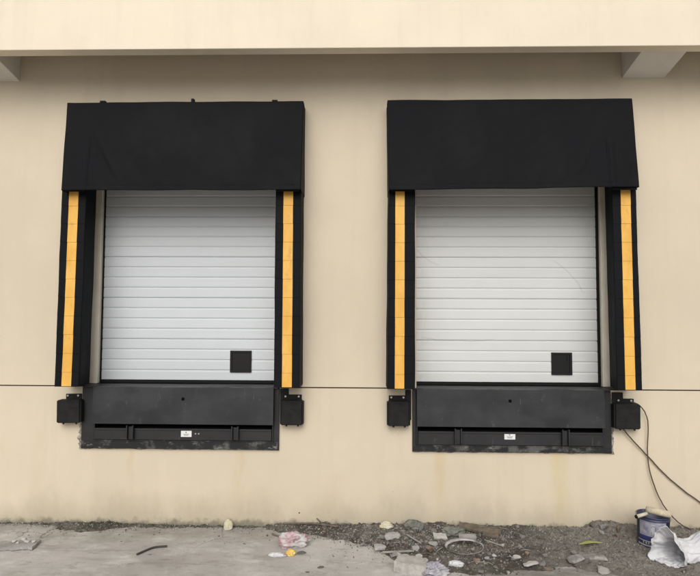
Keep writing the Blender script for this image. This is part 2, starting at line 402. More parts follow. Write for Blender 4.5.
link('wall', sheet_holes(xs, [1.300, 3.45, 5.5], [(-2.73, -.80, 1.2, 3.45), (.505, 2.425, 1.2, 3.45)], 0, .25), M['wall'], bld)
xs = sorted([-9, 9] + [v for d in PX for v in d])
link('base_wall', sheet_holes(xs, [-.4, .712, 1.288], [(a, b, .712, 1.4) for a, b in PX], 0, .25), M['wall'], bld)
for a, b in ((-2.729, -2.613), (2.318, 2.424)):
    bm = bmesh.new(); box(bm, a, b, .165, .262, 1.301, 3.449, .003); link('door_jamb', bm, M['jamb'], bld)
bm = bmesh.new()
for a, b in ((-9, PX[0][0]), (PX[0][1], PX[1][0]), (PX[1][1], 9)): box(bm, a, b, .010, .24, 1.2885, 1.2995)
link('wall_joint', bm, M['joint'], bld)
bm = bmesh.new(); box(bm, -9, 9, -.50, -.38, 4.34, 5.75, .006)
link('fascia_beam', bm, [M['fascia']], bld)
bm = bmesh.new(); box(bm, -9, 9, -.379, -.002, 4.80, 4.95)
link('canopy_slab', bm, M['soffit'], bld)
for x in (-9.24 + .4, -3.788, 2.48, 8.3):
    bm = bmesh.new(); t = bmesh.new(); x1 = x + .40
    P = [(-.379, 4.343), (-.003, 4.268), (-.003, 4.80), (-.379, 4.80)]
    A = [t.verts.new((x, y, z)) for y, z in P]; B = [t.verts.new((x1, y, z)) for y, z in P]
    t.faces.new(A); t.faces.new(B[::-1])
    for i in range(4): t.faces.new((A[i], B[i], B[(i + 1) % 4], A[(i + 1) % 4]))
    merge(bm, t); link('cantilever_bracket', bm, M['soffit'], bld)
bm = bmesh.new(); box(bm, -9, -8.75, .2505, 12, -.4, 5.5); box(bm, 8.75, 9, .2505, 12, -.4, 5.5); box(bm, -8.749, 8.749, 11.75, 12, -.4, 5.5)
link('side_wall', bm, M['wall'], bld)
bm = bmesh.new(); box(bm, -9, 9, .0, 12, 5.503, 5.62); link('roof', bm, M['soffit'], bld)
bm = bmesh.new(); box(bm, -8.74, 8.74, .255, 11.7, 1.18, 1.28); link('inside_floor', bm, M['soffit'], bld)
for cx, cz, r in ((-.59, .13, .007),):
    bm = bmesh.new(); cyl(bm, (cx, -.001, cz), (cx, .003, cz), r, n=10); link('plug_hole', bm, M['joint'], bld)

# rough mortar round the pits
def ragged(name, pts_fn, mat_, n=90, seed=0):
    bm = bmesh.new(); V = []
    for i in range(n + 1):
        o, q = pts_fn(i / n, seed)
        V.append([bm.verts.new((o[0], -.004, o[1])), bm.verts.new((q[0], -.006, q[1])), bm.verts.new((q[0], .001, q[1]))])
    for a, b in zip(V, V[1:]):
        for k in range(2): bm.faces.new((a[k], b[k], b[k + 1], a[k + 1]))
    return link(name, bm, mat_, bld)
for s, (a, b) in enumerate(PX):
    ragged('mortar_edge', lambda t, sd: ((a + (b - a) * t, .716), (a + (b - a) * t, .708 - .010 * max(0, fbm(t * 9, sd, 0, 1.6, 3) + .25))), M['mortar'], 140, s * 9)
ragged('mortar_edge', lambda t, sd: ((-2.662, .70 + .30 * t), (-2.668 - .030 * max(0, min(1, (1 - t) * 2.2)) * (.6 + abs(fbm(t * 9, 2, 0, 1.2, 8))), .70 + .30 * t)), M['mortar'], 60)
ragged('mortar_edge', lambda t, sd: ((2.305, .70 + .55 * t), (2.312 + .028 * (.4 + abs(fbm(t * 9, 2, 0, 1.2, 4))), .70 + .55 * t)), M['mortar'], 60)

# ------------------------------------------------------------------ sectional doors
def rib_door(label, x0, x1, mm, vent, seed):
    t = thing('overhead_door', label, 'door', 'white sectional dock doors', ((x0 + x1) / 2, .22, 1.3))
    off = t.location
    def sh(o): o.location = -off; return o
    bm = bmesh.new(); prof = []; z = 1.335; Y = .22; k = 0
    z = 1.335; prof.append((Y + .05, z)); prof.append((Y, z))
    zz = 1.428
    while zz < 3.50:
        deep = .010 if k % 4 == 3 else .0055; wd = .0048 if k % 4 == 3 else .0045
        prof += [(Y - .001, zz - wd - .012), (Y, zz - wd - .003), (Y + deep, zz - wd * .4), (Y + deep, zz + wd * .4), (Y + .001, zz + wd + .002), (Y - .0012, zz + wd + .010)]
        zz += .1025; k += 1
    prof += [(Y, 3.52), (Y + .05, 3.52)]
    nx = 24
    def fn(u, v):
        i = min(int(round(v * (len(prof) - 1))), len(prof) - 1); y, z = prof[i]; x = x0 + .012 + (x1 - x0 - .024) * u
        return (x, y + .0018 * nz(x, z, 0, 1.4, seed), z)
    grid(bm, nx, len(prof) - 1, fn, smooth=False)
    bw = x1 - .012
    sh(link('door_panel', bm, mm, t))
    bm = bmesh.new(); box(bm, x0 + .012, x1 - .012, .205, .268, 1.3035, 1.3345, .004); sh(link('bottom_seal', bm, M['gasket'], t))
    for sx in ((x0 + .001, x0 + .011), (x1 - .024 if seed else x1 - .011, x1 - .001)):
        bm = bmesh.new(); box(bm, sx[0], sx[1], .203, .249, 1.304, 3.448, .002); sh(link('side_gasket', bm, M['gasket'], t))
    vx0, vx1, vz0, vz1 = vent
    bm = bmesh.new(); Yf = .212; w = .022
    for a in ((vx0, vx1, vz0, vz0 + w), (vx0, vx1, vz1 - w, vz1)): box(bm, a[0], a[1], Yf - .006, .226, a[2], a[3], .002)
    for a in ((vx0, vx0 + w), (vx1 - w, vx1)): box(bm, a[0], a[1], Yf - .006, .226, vz0 + w + .0005, vz1 - w - .0005, .002)
    o = sh(link('window', bm, M['blackplastic'], t))
    bm = bmesh.new(); box(bm, vx0 + w, vx1 - w, Yf + .002, .225, vz0 + w, vz1 - w, .001)
    o2 = link('pane', bm, M['pane'], o)
    if seed:
        bm = bmesh.new(); box(bm, vx1 - .052, vx1 - .034, Yf - .008, Yf + .001, vz1 - .075, vz1 - .030, .003); link('catch', bm, M['blackplastic'], o)
    return t
rib_door('ribbed white door of the left loading bay, clean of rub marks', DX[0][0], DX[0][1], M['door_l'], (-1.313, -1.101, 1.411, 1.626), 0)
rib_door('ribbed white door of the right loading bay, with curved rub marks beside its jambs', DX[1][0], DX[1][1], M['door_r'], (1.841, 2.041, 1.408, 1.625), 5)

# ------------------------------------------------------------------ dock shelters
def wrap(bm, path, zs, smooth=True):
    """path(u, z) for u in a list; builds an open sleeve"""
    V = [[bm.verts.new(p) for p in path(z)] for z in zs]
    for a, b in zip(V, V[1:]):
        for i in range(len(a) - 1): bm.faces.new((a[i], a[i + 1], b[i + 1], b[i])).smooth = smooth
    return V

def shelter(label, hx0, hx1, hx0b, hx1b, zb0, zb1, pads, flapx, seed, zt=3.975):
    t = thing('dock_shelter', label, 'dock shelter', 'black padded dock shelters', ((hx0 + hx1) / 2, 0, 1.33)); off = t.location
    def L(n, bm, m, p=None, sm=False):
        o = link(n, bm, m, p or t, sm)
        if not p: o.location = -off
        return o
    # hood: canvas wrapped over front and both sides
    bm = bmesh.new(); ny, nx = 90, 320
    def path(z):
        f = (zt - z) / (zt - 3.11); a = hx0 + (hx0b - hx0) * f; b = hx1 + (hx1b - hx1) * f; yf = -.20 - .13 * f
        pts = []
        for i in range(9):
            s = i / 8; pts.append(Vector((a + .004 * nz(s * 3, z, 1, 3, seed), -.002 + yf * s * .985, z)))
        for i in range(1, nx):
            u = i / nx; x = a + (b - a) * u
            e = min(1, min(u, 1 - u) / .03)
            wv = .010 * nz(x, z * .35, 0, 3.2, seed) + .006 * nz(x + z * .7, z * .6, 2, 7, seed + 3) * f + .003 * abs(nz(x - z, z, 1, 9, seed)) + .002 * nz(x, z * 2.5, 0, 4, seed + 8)
            # diagonal sag folds from the upper corners of the door opening
            for fx, sg in ((pads[0][1] + .08, 1), (pads[1][0] - .08, -1)):
                dd = (x - fx) * sg - (3.62 - z) * .55
                wv += -.011 * math.exp(-(dd / .03) ** 2) * max(0, min(1, (3.75 - z) * 3)) * max(0, min(1, (z - 3.14) * 5)) * (1 if (seed == 1 and sg == 1) else .25)
            for fx in flapx: wv += (.010 * math.exp(-((x - fx) / .007) ** 2) - .006 * math.exp(-((x - fx - .03) / .02) ** 2)) * max(0, min(1, (3.62 - z) * 8))
            hem = -.003 if z < 3.145 else 0
            wv += .004 * math.exp(-((z - 3.147) / .004) ** 2)
            wv += -.003 * math.exp(-((z - zt + .03) / .01) ** 2)
            pts.append(Vector((x, yf + (wv + hem) * e, z)))
        for i in range(9):
            s = 1 - i / 8; pts.append(Vector((b + .004 * nz(s * 3, z, 2, 3, seed), -.002 + yf * s * .985, z)))
        # lower hem follows the slightly uneven bottom line
        zz = zb0 + (zb1 - zb0) * 0
        for p in pts:
            k = (p.x - a) / (b - a); bot = zb0 + (zb1 - zb0) * k + .007 * nz(p.x, 0, 0, 2.5, seed)
            p.z = bot + (z - 3.11) / (zt - 3.11) * (zt + .006 * k - bot)
        return pts
    zs = [3.11 + (zt - 3.11) * i / ny for i in range(ny + 1)]
    V = wrap(bm, path, zs); bm.faces.new(V[-1])
    o = L('header_hood', bm, M['canvas'])
    so = o.modifiers.new('thickness', 'SOLIDIFY'); so.thickness = .004; so.offset = -1
    # corner flap hanging a little proud beneath the hood, over each pad
    for (pa, pb) in pads:
        bm = bmesh.new()
        wa, wb = pa[0] if isinstance(pa, tuple) else pa, pb[0] if isinstance(pb, tuple) else pb
        box(bm, max(wa, -2.77) + .015, min(wb, 2.46) - .01, -.312, -.304, 3.10 + (.012 if wa > 2 else 0), 3.20, .002)
        L('corner_flap', bm, M['canvas'])
    # roof clips
    for i, x in enumerate((hx0 + .33, (hx0 + hx1) / 2 + .07, hx1 - .27)):
        if seed != 1: break
        bm = bmesh.new(); h = .040 if i == 1 else .024
        box(bm, x - (.014 if i == 1 else .026), x + (.014 if i == 1 else .026), -.19, -.15, zt + .004, zt + h, .004); L('roof_clip', bm, M['gasket'])
    # side pads
    for pi, (a, b) in enumerate(pads):
        at, ab_, bt, bb = pads_geo[seed][pi]
        bm = bmesh.new(); zbot = 1.322 if pi == 0 else 1.327; n = 230; ph = .17
        def front(z):
            f = (3.3 - z) / (3.3 - zbot); fr = ((z - zbot + .04) % ph) / ph
            return -.225 - .06 * f - .0022 * (1 - fr) + .0025 * nz(z, pi, seed, 4)
        def pth(z):
            f = (3.3 - z) / (3.3 - zbot); A = at + (ab_ - at) * f + .004 * nz(z, 3, seed, 3 , pi); B = bt + (bb - bt) * f + .005 * nz(z, 7, seed, 2.4, pi); yf = front(z)
            r = .012
            inA, inB = (0, -.013 - .028 * f) if (seed, pi) == (1, 0) else (.03 + .03 * f, 0) if (seed, pi) == (2, 1) else (0, 0)
            return [Vector(p) for p in ((A + inA, -.002, z), (A + inA * .4, yf * .6, z), (A, yf + r, z), (A + .003, yf + .003, z), (A + r, yf, z), ((A * 2 + B) / 3, yf - .001, z), ((A + 2 * B) / 3, yf - .001, z),
                    (B - r, yf, z), (B - .003, yf + .003, z), (B, yf + r, z), (B + inB * .4, yf * .6, z), (B + inB, -.002, z))]
        zs = [zbot + (3.3 - zbot) * i / n for i in range(n + 1)]
        V = wrap(bm, pth, zs, False); bm.faces.new(V[0][::-1]); bm.faces.new(V[-1])
        o = L('side_pad', bm, M['pad'])
        # reflective strip, in overlapping lengths
        s_t, s_b, wd = stripe_geo[seed][pi]
        bm = bmesh.new(); z = zbot + .004; z1 = 3.25; kk = 0
        edges = []; q = zbot - .04 + ph
        lo = z
        while lo < z1:
            hi = min(q, z1); edges.append((lo + .0008, hi - .0008)); lo = hi; q += ph
        for lo, hi in edges:
            jj = random.uniform(-.0009, .0009); tt = bmesh.new(); rows = []
            for k in range(7):
                zz = lo + (hi - lo) * k / 6; f = (3.3 - zz) / (3.3 - zbot); xx = s_t + (s_b - s_t) * f + jj; yf = front(min(zz, 3.299)) - .0035
                rows.append([tt.verts.new((xx, yf, zz)), tt.verts.new((xx + wd, yf, zz)), tt.verts.new((xx + wd, yf + .006, zz)), tt.verts.new((xx, yf + .006, zz))])
            for r0, r1 in zip(rows, rows[1:]):
                for k in range(4): tt.faces.new((r0[k], r0[(k + 1) % 4], r1[(k + 1) % 4], r1[k]))
            tt.faces.new(rows[0]); tt.faces.new(rows[-1][::-1]); merge(bm, tt)
        link('yellow_stripe', bm, M['yellow'], o)
    return t
# (inner/outer x at top and bottom of each pad: left-top, left-bottom, right-top, right-bottom)
pads_geo = {1: [(-2.813, -2.793, -2.580, -2.568), (-.812, -.800, -.572, -.571)],
            2: [(.234, .218, .475, .467), (2.265, 2.252, 2.484, 2.470)]}
stripe_geo = {1: [(-2.737, -2.723, .088), (-.737, -.724, .088)], 2: [(.296, .286, .084), (2.340, 2.320, .088)]}
shelter('black dock shelter framing the left loading bay, its hood creased at the left corner', -2.800, -.565, -2.762, -.567, 3.106, 3.112,
        [((-2.813), (-2.548)), ((-.812), (-.572))], (-2.545,), 1)
shelter('black dock shelter framing the right loading bay, its hood smooth with a seam at right', .222, 2.478, .230, 2.462, 3.110, 3.132,
        [((.234), (.475)), ((2.215), (2.484))], (2.209,), 2, zt=3.985)

# ------------------------------------------------------------------ dock levelers
def leveler(label, x0, x1, jl, jr, zr, lipx, keepers, stx, hole, mm, zlip0, seed):
    t = thing('dock_leveler', label, 'dock leveler', 'black steel dock levelers', ((x0 + x1) / 2, 0, .71)); off = t.location
    def L(n, bm, m, p=None):
        o = link(n, bm, m, p or t)
        if not p: o.location = -off
        return o
    bm = bmesh.new(); F = -.022
    box(bm, x0, x0 + jl, F, .05, .712, 1.284, .004); L('jamb', bm, M['steel_black']); bm = bmesh.new(); box(bm, x1 - jr, x1, F, .05, .712, 1.284, .004); L('jamb', bm, M['steel_black'])
    # inner angle edges
    for q in (x0 + jl + .001, x1 - jr - .014):
        bm = bmesh.new(); box(bm, q, q + .013, F - .006, .04, zr + .001, 1.283, .002); L('edge_angle', bm, M['steel_black'])
    bm = bmesh.new(); box(bm, x0 + .006, x1 - .006, F - .006, F - .0005, .716, zr - .012, .002); box(bm, x0 + jl, x1 - jr, F - .010, .04, zr - .0115, zr, .003); L('bottom_rail', bm, M['steel_rail'])
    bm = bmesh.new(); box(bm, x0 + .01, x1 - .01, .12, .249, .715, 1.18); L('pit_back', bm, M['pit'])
    bm = bmesh.new(); box(bm, x0 + .012, x1 - .012, -.045, .20, 1.2865, 1.3005, .002); L('deck_plate', bm, mm)
    # lip plate hanging over the front, very slightly bowed
    bm = bmesh.new(); a, b = lipx; nx = 40; z0, z1 = zlip0, 1.296
    hx, hz = hole
    def fn(y):
        def f(u, v):
            x = a + (b - a) * u; z = z0 + (z1 - z0) * v
            return (x, y + .002 * nz(x, z, 0, 1.7, seed) - .012 * (1 - v), z)
        return f
    t1 = bmesh.new(); V1 = grid(t1, nx, 10, fn(-.078)); V2 = grid(t1, nx, 10, fn(-.052))
    rim = lambda V: [V[i][0] for i in range(nx + 1)] + [V[nx][j] for j in range(1, 11)] + [V[i][10] for i in range(nx - 1, -1, -1)] + [V[0][j] for j in range(9, 0, -1)]
    r1, r2 = rim(V1), rim(V2)
    for i in range(len(r1)): t1.faces.new((r1[i], r1[(i + 1) % len(r1)], r2[(i + 1) % len(r2)], r2[i]))
    for f in t1.faces: f.smooth = False
    merge(bm, t1)
    lip = L('lip_plate', bm, mm)
    bm = bmesh.new(); cyl(bm, (hx, -.0862, hz), (hx, -.074, hz), .015, n=20); link('painted_lift_hole', bm, M['pit'], lip)  # pitch-black disc on the lip, painted in place of a hole's shade
    bm = bmesh.new(); cyl(bm, (a + .01, -.058, 1.291), (b - .01, -.058, 1.291), .010, n=12); link('hinge_rod', bm, M['steel_dirty'], lip)
    # front box
    bm = bmesh.new(); bz = .905 if seed == 1 else .902; bb = zr + .004
    box(bm, x0 + jl + .016, x1 - jr - .016, -.040, .10, bb, bz, .004)
    box(bm, x0 + jl + .018, x1 - jr - .018, -.046, -.041, bz - .016, bz + .002, .002); L('front_box', bm, M['steel_black'])
    for kx in keepers:
        bm = bmesh.new()
        for s in (-.034, .022): box(bm, kx + s, kx + s + .012, -.082, -.049, bb + .01, bz + .034, .002)
        box(bm, kx - .0215, kx + .0215, -.056, -.047, bb + .01, bz + .02, .002)
        L('lip_keeper', bm, M['steel_black'])
    bm = bmesh.new(); box(bm, stx, stx + .10, -.0436, -.0402, .832 if seed == 1 else .836, .892 if seed == 1 else .898)
    st = L('sticker', bm, M['sticker'])
    bm = bmesh.new(); sz = .832 if seed == 1 else .836
    cyl(bm, (stx + .048, -.0445, sz + .042), (stx + .048, -.0434, sz + .042), .009, n=3)
    for k, (p, q) in enumerate(((.022, .078), (.028, .070))): box(bm, stx + p, stx + q, -.0445, -.0434, sz + .022 - k * .01, sz + .026 - k * .01)
    link('sticker_print', bm, M['ink'], st)
    if seed == 1:
        for k in (.138, .168):
            bm = bmesh.new(); cyl(bm, (stx + k, -.046, .862), (stx + k, -.039, .862), .007, n=10); L('screw', bm, M['bolt'])
    return t
leveler('black dock leveler under the left door, with a wide left jamb and scuffed bottom rail', PX[0][0], PX[0][1], .118, .052, .795, (-2.535, -.832), (-2.18, -1.19), -1.706, (-1.681, 1.19), M['steel_l'], .957, 1)
leveler('black dock leveler under the right door, with narrow jambs and a larger white sticker', PX[1][0], PX[1][1], .035, .072, .775, (.503, 2.222), (.884, 1.868), 1.314, (1.359, 1.195), M['steel_r'], .956, 2)

# ------------------------------------------------------------------ bumpers
def bumper(label, x0, x1, z0, z1, px0, px1, pz, ear, tilt=0):
    cx = (x0 + x1) / 2
    t = thing('dock_bumper', label, 'bumper', 'black rubber dock bumpers', (cx, 0, z0)); t.rotation_euler = (0, R(tilt), 0); off = Vector((cx, 0, z0))
    def L(n, bm, m):
        bmesh.ops.translate(bm, verts=bm.verts, vec=-off); return link(n, bm, m, t)
    bm = bmesh.new(); m = (z1 - z0)
    box(bm, x0 + .012, x1 - .012, -.095, -.010, z0 + .008, z1 - .004, .008, seg=3)
    for z in (z0 + m * .33, z0 + m * .66): box(bm, x0 + .022, x1 - .022, -.0965, -.09, z, z + .004)
    L('rubber_block', bm, M['rubber'])
    bm = bmesh.new()
    box(bm, x0, x0 + .011, -.082, -.009, z0 + .014, z1 - .012, .003); L('side_angle', bm, M['blackplastic'])
    bm = bmesh.new(); box(bm, x1 - .011, x1, -.082, -.009, z0 + .014, z1 - .012, .003); L('side_angle', bm, M['blackplastic'])
    bm = bmesh.new(); box(bm, px0, px1, -.014, -.0035, z0 + .03, pz, .003)
    if ear: box(bm, *ear, -.011, -.003, z0 + .05, pz + .055, .002)
    L('mounting_plate', bm, M['blackplastic'])
    for x in (px0 + .022, px1 - .028):
        bm = bmesh.new(); cyl(bm, (x, -.024, pz - .017), (x, -.013, pz - .017), .0095, n=6, smooth=False); L('bolt', bm, M['bolt'])
    for x in (x0 + .06, x1 - .05):
        bm = bmesh.new(); cyl(bm, (x, -.07, z0 - .006), (x, -.07, z0 + .012), .009, n=8, smooth=False); L('pin', bm, M['blackplastic'])
bumper('black rubber bumper on the wall left of the left dock leveler', -2.872, -2.640, .952, 1.178, -2.822, -2.672, 1.222, None, -1)
bumper('black rubber bumper just right of the left dock leveler, clear of any cable', -.770, -.552, .950, 1.188, -.750, -.575, 1.230, (-.78, -.70))
bumper('black rubber bumper on the wall left of the right dock leveler', .226, .440, .950, 1.188, .245, .410, 1.228, (.40, .455))
bumper('black rubber bumper with brown cables behind it, right of the right dock leveler', 2.305, 2.545, .940, 1.180, 2.350, 2.518, 1.216, (2.316, 2.42), .8)

# ------------------------------------------------------------------ cables
def cable(label, pts, r, seed):
    bm = bmesh.new(); P = spline(pts, 10)
    for i, p in enumerate(P):
        p.x += .003 * nz(i * .35, 0, seed); p.z += .003 * nz(i * .35, 4, seed)
    tube(bm, P, r, 8); o = link('cable', bm, M['cable']); tag(o, label, 'cable', 'brown cables hanging down the wall')
cable('brown cable running straight and diagonally down the wall to the right from under the bumper', [(2.395, -.03, .985), (2.42, -.04, .923), (2.52, -.028, .81), (2.644, -.02, .68), (2.75, -.016, .565), (2.865, -.016, .456), (3.087, -.016, .287), (3.4, -.02, .10), (3.8, -.06, .012), (4.3, -.1, .012)], .0058, 1)
cable('brown cable looping over the bumper top and curving down the wall behind the sack', [(2.48, -.02, 1.187), (2.527, -.03, 1.178), (2.580, -.045, 1.135), (2.622, -.045, 1.05), (2.634, -.04, .938), (2.628, -.03, .757), (2.641, -.03, .576), (2.699, -.03, .379), (2.768, -.04, .236), (2.873, -.05, .113), (2.979, -.06, .05), (3.15, -.09, .014), (3.6, -.16, .012)], .0052, 2)

# ------------------------------------------------------------------ ground
def gh(x, y): return .004 * nz(x, y, 0, .9, 2) + .0022 * nz(x, y, 0, 5, 3)
bm = bmesh.new()
def lin(a, b, n): return [a + (b - a) * i / n for i in range(n + 1)]
gx = [-150, -60, -25, -12, -7] + lin(-5, 5, 220) + [7, 12, 25, 60, 150]
gy = [-200, -80, -35, -18, -10, -6, -4] + lin(-3, .03, 110)
V = [[bm.verts.new((x, y, gh(x, y) if abs(x) < 5.5 and y > -3.5 else 0)) for y in gy] for x in gx]
for i in range(len(gx) - 1):
    for j in range(len(gy) - 1): bm.faces.new((V[i][j], V[i + 1][j], V[i + 1][j + 1], V[i][j + 1])).smooth = True
tag(link('ground', bm, M['concrete']), kind='structure')
# land behind the building front line, out to the horizon
bm = bmesh.new(); vs = [bm.verts.new(p) for p in ((-150, .03, -.02), (150, .03, -.02), (150, 250, -.02), (-150, 250, -.02))]; bm.faces.new(vs)
tag(link('ground', bm, M['concrete']), kind='structure')

# dirt and crumbs swept against the wall
EDGE = [(-5, -.05), (-3.12, -.05), (-2.85, -.06), (-2.78, -.16), (-2.58, -.21), (-2.42, -.18), (-2.26, -.07), (-1.5, -.035), (-.85, -.07), (-.56, -.19), (-.15, -.32), (.066, -.44), (.2, -.60), (.30, -.78), (.45, -.88), (.75, -.93),
        (.97, -.94), (1.12, -.90), (1.3, -.84), (1.55, -.80), (1.77, -.84), (2.1, -.95), (2.4, -1.02), (3, -.98), (5, -.7)]
def edge(x):
    for (a, b), (c, d) in zip(EDGE, EDGE[1:]):
        if a <= x <= c: return b + (d - b) * (x - a) / (c - a)
    return -.05
def dh(x, y):
    e = edge(x) + .06 * fbm(x, y, 0, 5, 4) + .012 * nz(x, y, 0, 30, 9)
    k = (y - e)
    dpt = -edge(x)
    m = max(-1, min(1, k / max(.05, min(.22, dpt * .6))))
    base = m * (.006 + .016 * min(1, dpt / .6))
    if m > 0: base += m * (.026 * max(0, fbm(x, y, 0, 6, 6)) + .020 * abs(fbm(x, y, 0, 22, 7)))
    # piles hard against the wall
    wallk = max(0, 1 + y / .10)
    base += wallk * (.012 + .026 * max(0, fbm(x, 0, 0, 5, 8))) * (1 if x > -.9 else .12)
    if x < -.9 and not -2.95 < x < -2.2: base -= .005
    if 2.02 < x < 2.45: base += .055 * max(0, 1 + y / .16) * min(1, (x - 2.02) * 6) * min(1, (2.45 - x) * 8)
    # scraped bare patch near the wall
    if 1.35 < x < 1.72: base -= .014 * max(0, 1 - ((x - 1.53) / .18) ** 2) * max(0, 1 - ((y + .36) / .16) ** 2)
    return base
def top(x, y): return max(gh(x, y), gh(x, y) + dh(x, y) - .002)
bm = bmesh.new(); nx, ny = 900, 118
def dirtp(u, v):
    x = -4.6 + 9.2 * u; y = -1.15 + 1.155 * v
    return (x, y, gh(x, y) + dh(x, y) - .002)
V = grid(bm, nx, ny, dirtp, smooth=False)
dead = [f for f in bm.faces if all(v.co.z < gh(v.co.x, v.co.y) - .004 for v in f.verts)]
bmesh.ops.delete(bm, geom=dead, context='FACES')
tag(link('dirt', bm, M['dirt']), 'dark crumbly dirt strip swept along the foot of the wall', 'dirt', kind='stuff')

# fine grit: thousands of crumbs in one object
def quick_chunk(bm, p, s, rnd, mi):
    q = Euler((rnd.uniform(0, 6), rnd.uniform(0, 6), rnd.uniform(0, 6))).to_matrix()
    P = [Vector(c) for c in ((1, 0, 0), (-1, 0, 0), (0, 1, 0), (0, -1, 0), (0, 0, 1), (0, 0, -1))]
    vs = [bm.verts.new(p + q @ (Vector((c.x * rnd.uniform(.6, 1.3), c.y * rnd.uniform(.6, 1.2), c.z * rnd.uniform(.3, .8))) * s)) for c in P]
    for f in ((0, 2, 4), (2, 1, 4), (1, 3, 4), (3, 0, 4), (2, 0, 5), (1, 2, 5), (3, 1, 5), (0, 3, 5)):
        bm.faces.new([vs[i] for i in f]).material_index = mi
rnd = random.Random(5); bm = bmesh.new(); n = 0
while n < 12000:
    x = rnd.uniform(-3.6, 3.7) if rnd.random() < .35 else rnd.uniform(-.3, 3.3); y = -abs(rnd.gauss(0, .45)) if x > -.3 else -abs(rnd.gauss(0, .2)); e = edge(x)
    if y < -1.25: continue
    inside = y > e + .05 * nz(x, y, 0, 6)
    dd = e - y
    if x > 1.35 and inside and rnd.random() < .45: continue
    if not inside and rnd.random() > (.06 + .6 * math.exp(-max(0, dd) / .05)): continue
    s = min(.016, .0022 + abs(rnd.gauss(0, .0038))); r_ = rnd.random()
    mi = 0 if r_ < .42 else 1 if r_ < .86 else 2 if r_ < .97 else 3 if r_ < .985 else 4
    quick_chunk(bm, Vector((x, y, top(x, y) + s * .25)), s, rnd, mi); n += 1
tag(link('gravel', bm, [M['rub_grey'], M['rub_dark'], M['rub_pale'], M['rub_white'], M['rub_brick']]), 'fine grit and crumbs of plaster scattered over the dirt', 'gravel', kind='stuff')

# small dry weeds / moss tufts at the wall foot
rnd = random.Random(11); bm = bmesh.new()
def tuft(x, y, n, h):
    for _ in range(n):
        a = rnd.uniform(0, 6.28); l = h * rnd.uniform(.4, 1); b = Vector((x + rnd.gauss(0, .012), y + rnd.gauss(0, .01), top(x, y) - .002)); d = Vector((math.cos(a) * .6, math.sin(a) * .6 - .1, rnd.uniform(.3, 1))).normalized()
        s = Vector((-d.y, d.x, 0)).normalized() * rnd.uniform(.0012, .003)
        m = b + d * l * .6 + Vector((0, 0, l * .1)); e = b + d * l
        v = [bm.verts.new(q) for q in (b - s, b + s, m + s * .8, m - s * .8, e)]
        bm.faces.new((v[0], v[1], v[2], v[3])); bm.faces.new((v[3], v[2], v[4]))
for _ in range(110): tuft(-2.5 + rnd.gauss(0, .17), -abs(rnd.gauss(0, .07)) - .005, 7, .022)
for _ in range(120): tuft(rnd.uniform(-3.4, 3.2), -abs(rnd.gauss(0, .012)) - .004, 6, .024)
for _ in range(160): tuft(rnd.uniform(-.1, 1.9), -abs(rnd.gauss(.15, .15)) - .004, 6, .024)
tag(link('moss', bm, M['moss']), 'thin moss and dry weeds at the foot of the wall', 'moss', kind='stuff')

# ------------------------------------------------------------------ loose debris
def put(name, bm, m, label, cat, x, y, rz=0, rx=0, ry=0, dz=0, group=None, smooth=False):
    o = link(name, bm, m, smooth=smooth); o.location = (x, y, top(x, y) + dz); o.rotation_euler = (R(rx), R(ry), R(rz))
    return tag(o, label, cat, group)
def plank(name, label, cat, x, y, sx, sy, sz, rz, rx, ry, m, dz=.004, seed=0):
    t = bmesh.new(); n = 12; top_, bot = [], []
    rnd = random.Random(seed); ring = []
    for i in range(n): ring.append((-sx / 2 + sx * i / n, -sy / 2 + rnd.uniform(0, .12) * sy))
    for i in range(3): ring.append((sx / 2 - rnd.uniform(0, .06) * sx, -sy / 2 + sy * i / 3))
    for i in range(n): ring.append((sx / 2 - sx * i / n, sy / 2 - rnd.uniform(0, .15) * sy))
    for i in range(3): ring.append((-sx / 2 + rnd.uniform(0, .06) * sx, sy / 2 - sy * i / 3))
    A = [t.verts.new((p[0], p[1], 0)) for p in ring]; B = [t.verts.new((p[0], p[1], sz + .002 * rnd.random())) for p in ring]
    t.faces.new(A[::-1]); t.faces.new(B)
    for i in range(len(A)): t.faces.new((A[i], A[(i + 1) % len(A)], B[(i + 1) % len(A)], B[i]))
    return put(name, t, M[m], label, cat, x, y, rz, rx, ry, dz)
def rock(x, y, sx, sy, sz, m, label, seed, rz=0, rx=0, ry=0, dz=-.006, name='rubble', cat='rubble'):
    return put(name, chunk_bm(seed, sx, sy, sz), M[m], label, cat, x, y, rz, rx, ry, dz)

plank('concrete_slab', 'largest pale grey slab of broken concrete, at the front of the rubble left of centre', 'concrete slab', .375, -.87, .25, .15, .085, -12, 3, 5, 'slab', .0, 12)
rock(.455, -.72, .062, .055, .06, 'rub_white', 'rounded white plaster lump sitting just behind the largest concrete slab', 102, name='plaster_lump')
rock(1.238, -.69, .085, .06, .045, 'rub_white', 'small whitish stone right of the curved plastic band', 104, 20)
rock(1.325, -.78, .125, .075, .045, 'rub_white', 'flat whitish stone at the front edge of the dirt right of centre', 105, -6)
rock(1.30, -.745, .07, .05, .035, 'rub_dark', 'dark stone tucked behind the flat whitish stone', 106, 30)
rock(1.70, -.70, .15, .085, .06, 'rub_grey', 'broad grey stone, left one of the pair in front of the green leaf', 107, 12)
rock(1.86, -.66, .21, .11, .045, 'rub_grey', 'long flat grey concrete piece in front of the green leaf', 108, -4)
rock(1.858, -.862, .095, .07, .05, 'rub_pale', 'lone pale stone lying in front of the long flat grey piece', 109, -15)
rock(1.72, -.60, .07, .05, .05, 'rub_grey', 'small grey stone behind the broad grey stone', 110, 33)
rock(.905, -.737, .075, .04, .036, 'rub_brick', 'orange brick piece in front of the curved plastic band', 111, 5, name='brick_piece', cat='brick')
rock(.548, -.61, .072, .06, .062, 'rub_brick', 'brown crumbled brick lump left of the curved plastic band', 112, 40, name='brick_piece', cat='brick')
